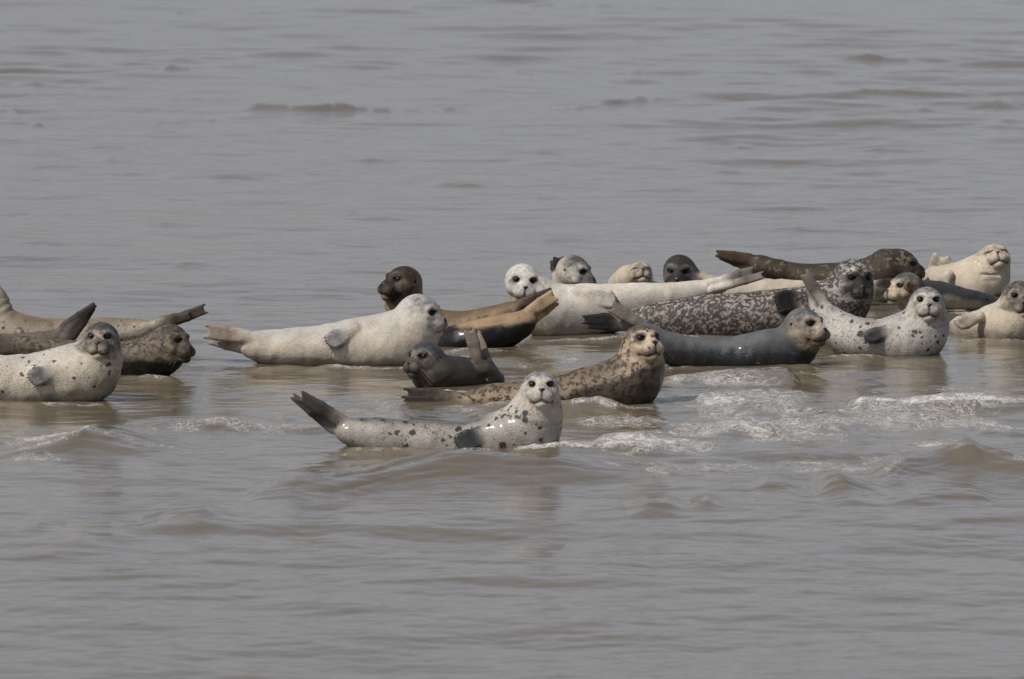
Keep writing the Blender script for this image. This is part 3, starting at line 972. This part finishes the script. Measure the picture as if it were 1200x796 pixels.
make_seal('grey crowned seal looking right over the back of the big whitish seal', 352,
          [(660, 324, 1.25, 8), (666, 330, 1.0, 13), (670, 333, .7, 17), (672, 334, .35, 19), (668, 330, .1, 19)],
          dict(c=(672, 318, 0), R=18.5, yaw=60, pitch=-12),
          hind=[dict(b=(656, 322, 1.2), t=(655, 302, 1.2), w0=4, w1=4, r0=4.5, r1=2.6), dict(b=(652, 326, 1.2), t=(650, 306, 1.3), w0=3, w1=3, r0=4, r1=2.4)],
          c_back=(.32, .30, .28), c_belly=(.46, .43, .38), c_spot=(.05, .05, .05), mottle=.3, mottle_scale=45, crown=(.12, .12, .12), face=(.44, .41, .36), muzzle=(.09, .09, .09), c_hind=(.03, .026, .024), whiskers=False, eyes='half')
make_seal('small buff seal with eyes shut, low between the grey crowned and the dark faced seals', 342,
          [(800, 344, 0, 8), (775, 343, 0, 11), (742, 341, .1, 14), (727, 334, .2, 14), (738, 327, .1, 14)],
          dict(c=(750, 321, 0), R=14.5, yaw=8, pitch=22),
          hind=[dict(b=(800, 344, 0), t=(825, 342, 0), w0=3, w1=3)],
          c_back=(.42, .37, .28), c_belly=(.50, .45, .37), crown=(.33, .28, .21), face=(.36, .31, .24), muzzle=(.20, .17, .14), eyes='closed', wet_z=0)
make_seal('seal with blackish face looking forward over the tail of the big whitish seal', 360,
          [(1018, 340, 0, 8), (985, 342, 0, 12), (930, 346, 0, 18), (880, 347, 0, 20), (842, 346, 0, 20), (815, 338, 0, 20), (801, 329, 0, 18)],
          dict(c=(796, 318, -.02), R=19, yaw=-6, pitch=-10),
          hind=[dict(b=(1015, 338, 0), t=(1048, 336, 0), w0=7, w1=6, r0=5, r1=2.6), dict(b=(1015, 344, 0), t=(1050, 347, -.05), w0=6, w1=5, r0=5, r1=2.4)],
          c_back=(.48, .42, .35), c_belly=(.40, .36, .30), c_spot=(.03, .028, .027), mottle=.22, spots=.3, spot_scale=18, crown=(.045, .043, .042), face=(.10, .09, .08), muzzle=(.03, .027, .026), chin=(.10, .08, .06), c_hind=(.05, .042, .036), wet_z=.0, eyes='half', eye_patch=.3)
make_seal('dark brown mottled seal at the very back, tail raised left, head bent low right', 347,
          [(888, 311, 0, 10), (908, 316, 0, 12), (940, 324, 0, 15), (975, 328, 0, 20), (1010, 326, 0, 22), (1040, 315, 0, 22)],
          dict(c=(1055, 311, 0), R=18.5, yaw=74, pitch=-4),
          hind=[dict(b=(888, 306, 0), t=(839, 297, 0), w0=6, w1=2, r0=5, r1=2.2), dict(b=(888, 316, 0), t=(843, 300, .04), w0=5, w1=2, r0=4.5, r1=1.8)],
          c_back=(.060, .047, .036), c_belly=(.08, .06, .042), c_spot=(.24, .185, .125), mottle=.46, mottle_scale=32, mottle_gain=.7, crown=(.04, .034, .03), face=(.07, .055, .042), muzzle=(.022, .018, .016), c_hind=(.085, .055, .035), wet_z=.05, eyes='half')
make_seal('large seal densely speckled black and pale grey with a black muzzle, head held high', 398,
          [(738, 377, 0, 11), (768, 378, 0, 21), (810, 377, 0, 28), (860, 375, 0, 31), (910, 373, 0, 33), (955, 369, 0, 35), (984, 356, 0, 32), (996, 340, 0, 26)],
          dict(c=(1000, 326, -.02), R=22, yaw=20, pitch=-8),
          hind=[dict(b=(742, 372, 0), t=(682, 375, 0), w0=6, w1=3, r0=5, r1=1.8), dict(b=(742, 382, 0), t=(688, 380, 0), w0=5, w1=3, r0=5, r1=1.8)],
          fore=[dict(b=(944, 350, -.15), t=(910, 356, -.17), w0=10, w1=9, r0=7, r1=4)],
          c_back=(.27, .24, .215), c_belly=(.20, .172, .15), c_spot=(.018, .017, .017), mottle=.72, mottle_scale=46, mottle_gain=.85, crown=(.26, .24, .22), face=(.24, .22, .20), muzzle=(.014, .013, .013), chin=(.03, .028, .026),
          c_hind=(.02, .02, .021), c_fore=(.03, .03, .031), wet_z=.015, eye_patch=.8)
make_seal('smooth dark grey seal bent like a banana, tail raised left, wet flank glinting', 430,
          [(757, 391, 0, 13), (778, 405, 0, 17), (815, 416, 0, 20), (860, 418, 0, 22), (895, 414, 0, 26), (922, 412, 0, 28), (935, 400, 0, 24)],
          dict(c=(942, 382, -.02), R=21, yaw=48, pitch=0),
          hind=[dict(b=(757, 383, 0), t=(716, 359, 0), w0=5, w1=4, r0=5, r1=2.4), dict(b=(749, 391, .03), t=(716, 364, .08), w0=5, w1=2, r0=4, r1=1.6)],
          c_back=(.115, .118, .125), c_belly=(.055, .057, .062), c_spot=(.22, .22, .22), mottle=.2, mottle_scale=50, mottle_gain=.35, crown=(.12, .12, .12), face=(.22, .185, .145), muzzle=(.24, .20, .155), chin=(.22, .17, .11),
          c_hind=(.17, .145, .125), wet_z=.085, wet_dark=.6, brown_neck=.4)
make_seal('white bellied seal with a few dark spots and dark fore flipper, tail raised left', 418,
          [(968, 366, .1, 11), (981, 382, .1, 19), (1005, 397, 0, 24), (1035, 400, 0, 25), (1063, 397, 0, 31), (1078, 391, 0, 31), (1085, 373, 0, 24)],
          dict(c=(1086, 356, -.02), R=19.5, yaw=2, pitch=6),
          hind=[dict(b=(968, 360, .08), t=(943, 321, .08), w0=4, w1=3, r0=5.5, r1=3), dict(b=(955, 365, .15), t=(948, 332, .2), w0=3, w1=2, r0=4, r1=2)],
          fore=[dict(b=(1047, 386, -.13), t=(1015, 396, -.14), w0=5, w1=5, r0=6, r1=3.4)],
          c_back=(.30, .29, .28), c_belly=(.44, .42, .385), c_spot=(.035, .033, .033), spots=.9, spot_scale=23, crown=(.17, .165, .16), face=(.38, .35, .31), muzzle=(.28, .25, .22), chin=(.22, .17, .12),
          c_hind=(.17, .145, .125), c_fore=(.10, .10, .102), wet_z=.09, wet_dark=.72, wet_soft=.04, eye_patch=.45, blend=(.3, .9))
make_seal('seal facing left behind the white bellied one, its dark grey body tapering right', 372,
          [(1192, 363, .3, 6), (1160, 356, .3, 9), (1125, 350, .2, 13), (1095, 345, .15, 17), (1074, 350, .08, 19), (1066, 346, .05, 16)],
          dict(c=(1062, 337, 0), R=17.5, yaw=-56, pitch=-2),
          hind=[dict(b=(1190, 363, .3), t=(1215, 364, .3), w0=3, w1=4)],
          fore=[dict(b=(1080, 346, -.12), t=(1060, 332, -.15), w0=3, w1=4, r0=3.5, r1=2.2)],
          c_back=(.065, .065, .068), c_belly=(.30, .26, .19), c_spot=DGREY, mottle=.35, mottle_scale=40, mottle_gain=.5, crown=(.11, .105, .10), face=(.35, .30, .22), muzzle=(.30, .25, .18), chin=(.36, .28, .15), c_fore=(.27, .19, .13), wet_z=.02, eye_patch=.4, blend=(-.5, .1))
make_seal('cream seal at the back right with its eyes shut and face tilted up', 349,
          [(1090, 326, .4, 11), (1104, 329, .25, 18), (1126, 331, .1, 24), (1149, 329, 0, 30), (1160, 316, 0, 22)],
          dict(c=(1166, 303, -.02), R=17.5, yaw=2, pitch=24, roll=-8),
          hind=[dict(b=(1093, 318, .45), t=(1101, 302, .40), w0=4, w1=4, r0=6, r1=4.5), dict(b=(1102, 317, .42), t=(1114, 307, .36), w0=3, w1=4, r0=5, r1=4)],
          fore=[dict(b=(1112, 322, -.12), t=(1100, 336, -.11), w0=4, w1=5, r0=5, r1=3)],
          c_back=(.50, .435, .34), c_belly=(.50, .44, .35), crown=(.30, .265, .21), face=(.46, .40, .315), muzzle=(.36, .30, .235), c_hind=(.36, .32, .27), c_fore=(.44, .38, .30), eyes='closed', wet_z=.02, claws=False,
          folds=[((1150, 322, -.16), (1182, 322, -.12), 1.2), ((1152, 330, -.18), (1182, 329, -.14), 1.2)])
make_seal('cream seal with brownish grey face cut by the right edge, fore flipper resting', 399,
          [(1114, 386, .45, 8), (1130, 384, .3, 15), (1152, 383, .15, 21), (1182, 380, 0, 29), (1193, 364, 0, 23)],
          dict(c=(1194, 348, -.02), R=18.5, yaw=8, pitch=-4),
          hind=[dict(b=(1114, 386, .45), t=(1096, 392, .6), w0=3, w1=4)],
          fore=[dict(b=(1147, 372, -.1), t=(1122, 380, -.08), w0=5, w1=5, r0=6, r1=3.6)],
          c_back=(.47, .42, .35), c_belly=(.47, .41, .33), crown=(.12, .105, .09), face=(.19, .16, .125), muzzle=(.12, .10, .08), c_fore=(.40, .355, .29), wet_z=.06, wet_dark=.6)
# left group
make_seal('pale dark-specked seal at the left edge with dark fore flipper resting on its side', 470,
          [(-150, 452, 0, 9), (-110, 449, 0, 18), (-60, 446, 0, 27), (-10, 446, 0, 29), (40, 447, 0, 31), (80, 440, 0, 35), (105, 435, 0, 35), (116, 414, 0, 25)],
          dict(c=(119, 398, -.02), R=20, yaw=-6, pitch=2),
          hind=[dict(b=(-148, 448, 0), t=(-200, 430, 0)), dict(b=(-148, 455, 0), t=(-200, 440, .05))],
          fore=[dict(b=(66, 434, -.17), t=(36, 445, -.17), w0=7, w1=7, r0=6.5, r1=4)],
          c_back=(.42, .40, .36), c_belly=(.55, .49, .40), c_spot=(.05, .045, .04), spots=.8, spot_scale=28, crown=(.085, .08, .078), face=(.13, .115, .10), muzzle=(.15, .12, .10), chin=(.36, .26, .16),
          c_hind=GREY, c_fore=(.19, .185, .18), wet_z=.0, wet_tilt=.22, wet_dark=.5, eye_patch=.6)
make_seal('dark mottled seal with glossy black lower side, looking right behind the speckled pale one', 442,
          [(25, 407, 0, 12), (60, 414, 0, 17), (100, 420, 0, 20), (140, 425, 0, 24), (176, 422, 0, 28), (192, 411, 0, 24)],
          dict(c=(201, 400, -.02), R=19.5, yaw=52, pitch=-6),
          hind=[dict(b=(25, 403, 0), t=(-28, 398, 0), w0=5, w1=5, r0=5, r1=2.4), dict(b=(25, 410, 0), t=(-28, 406, 0), w0=5, w1=5, r0=5, r1=2.4)],
          c_back=(.16, .13, .098), c_belly=(.13, .10, .072), c_spot=DBROWN, mottle=.6, mottle_scale=42, crown=(.095, .085, .075), face=(.20, .165, .12), muzzle=(.08, .068, .058), chin=(.22, .17, .11),
          c_hind=(.11, .09, .075), wet_z=.095, wet_dark=.08, eyes='half')
make_seal('seal at the left edge showing only raised dark grey hind flippers pointing right', 424,
          [(66, 399, 0, 11), (48, 404, 0, 15), (15, 410, 0, 18), (-30, 414, 0, 24), (-80, 414, 0, 28), (-120, 408, 0, 27), (-140, 392, 0, 21)],
          dict(c=(-150, 374, 0), R=20, yaw=-30, pitch=0),
          hind=[dict(b=(68, 392, 0), t=(111, 357, 0), w0=7, w1=1.5, r0=5, r1=2, notch=.05), dict(b=(76, 400, -.03), t=(110, 360, .02), w0=8, w1=1.5, r0=5, r1=2, notch=.05)],
          c_back=(.14, .115, .09), c_belly=(.10, .09, .08), c_spot=DGREY, mottle=.3, crown=DGREY, c_hind=(.055, .048, .043), wet_z=.0)
make_seal('buff spotted seal behind at the left edge, its hind flippers stretched far right', 414,
          [(182, 384, 0, 8), (160, 388, 0, 14), (125, 392, 0, 19), (90, 396, 0, 22), (50, 397, 0, 24), (18, 393, 0, 27), (-2, 380, 0, 25), (-9, 358, 0, 19)],
          dict(c=(-22, 336, 0), R=19, yaw=-20, pitch=0),
          hind=[dict(b=(178, 381, -.03), t=(222, 370, -.03), w0=5, w1=2, r0=6, r1=3.5), dict(b=(184, 384, 0), t=(243, 361, 0), w0=5, w1=3.5, r0=4, r1=1.8)],
          fore=[dict(b=(8, 382, -.13), t=(22, 396, -.13), w0=4, w1=5, r0=5, r1=3.4)],
          c_back=(.20, .165, .12), c_belly=(.34, .30, .24), c_spot=(.04, .035, .03), spots=.9, spot_scale=24, mottle=.3, mottle_gain=.6, crown=GREY, c_hind=(.09, .07, .05), c_fore=(.26, .22, .165), wet_z=.0)
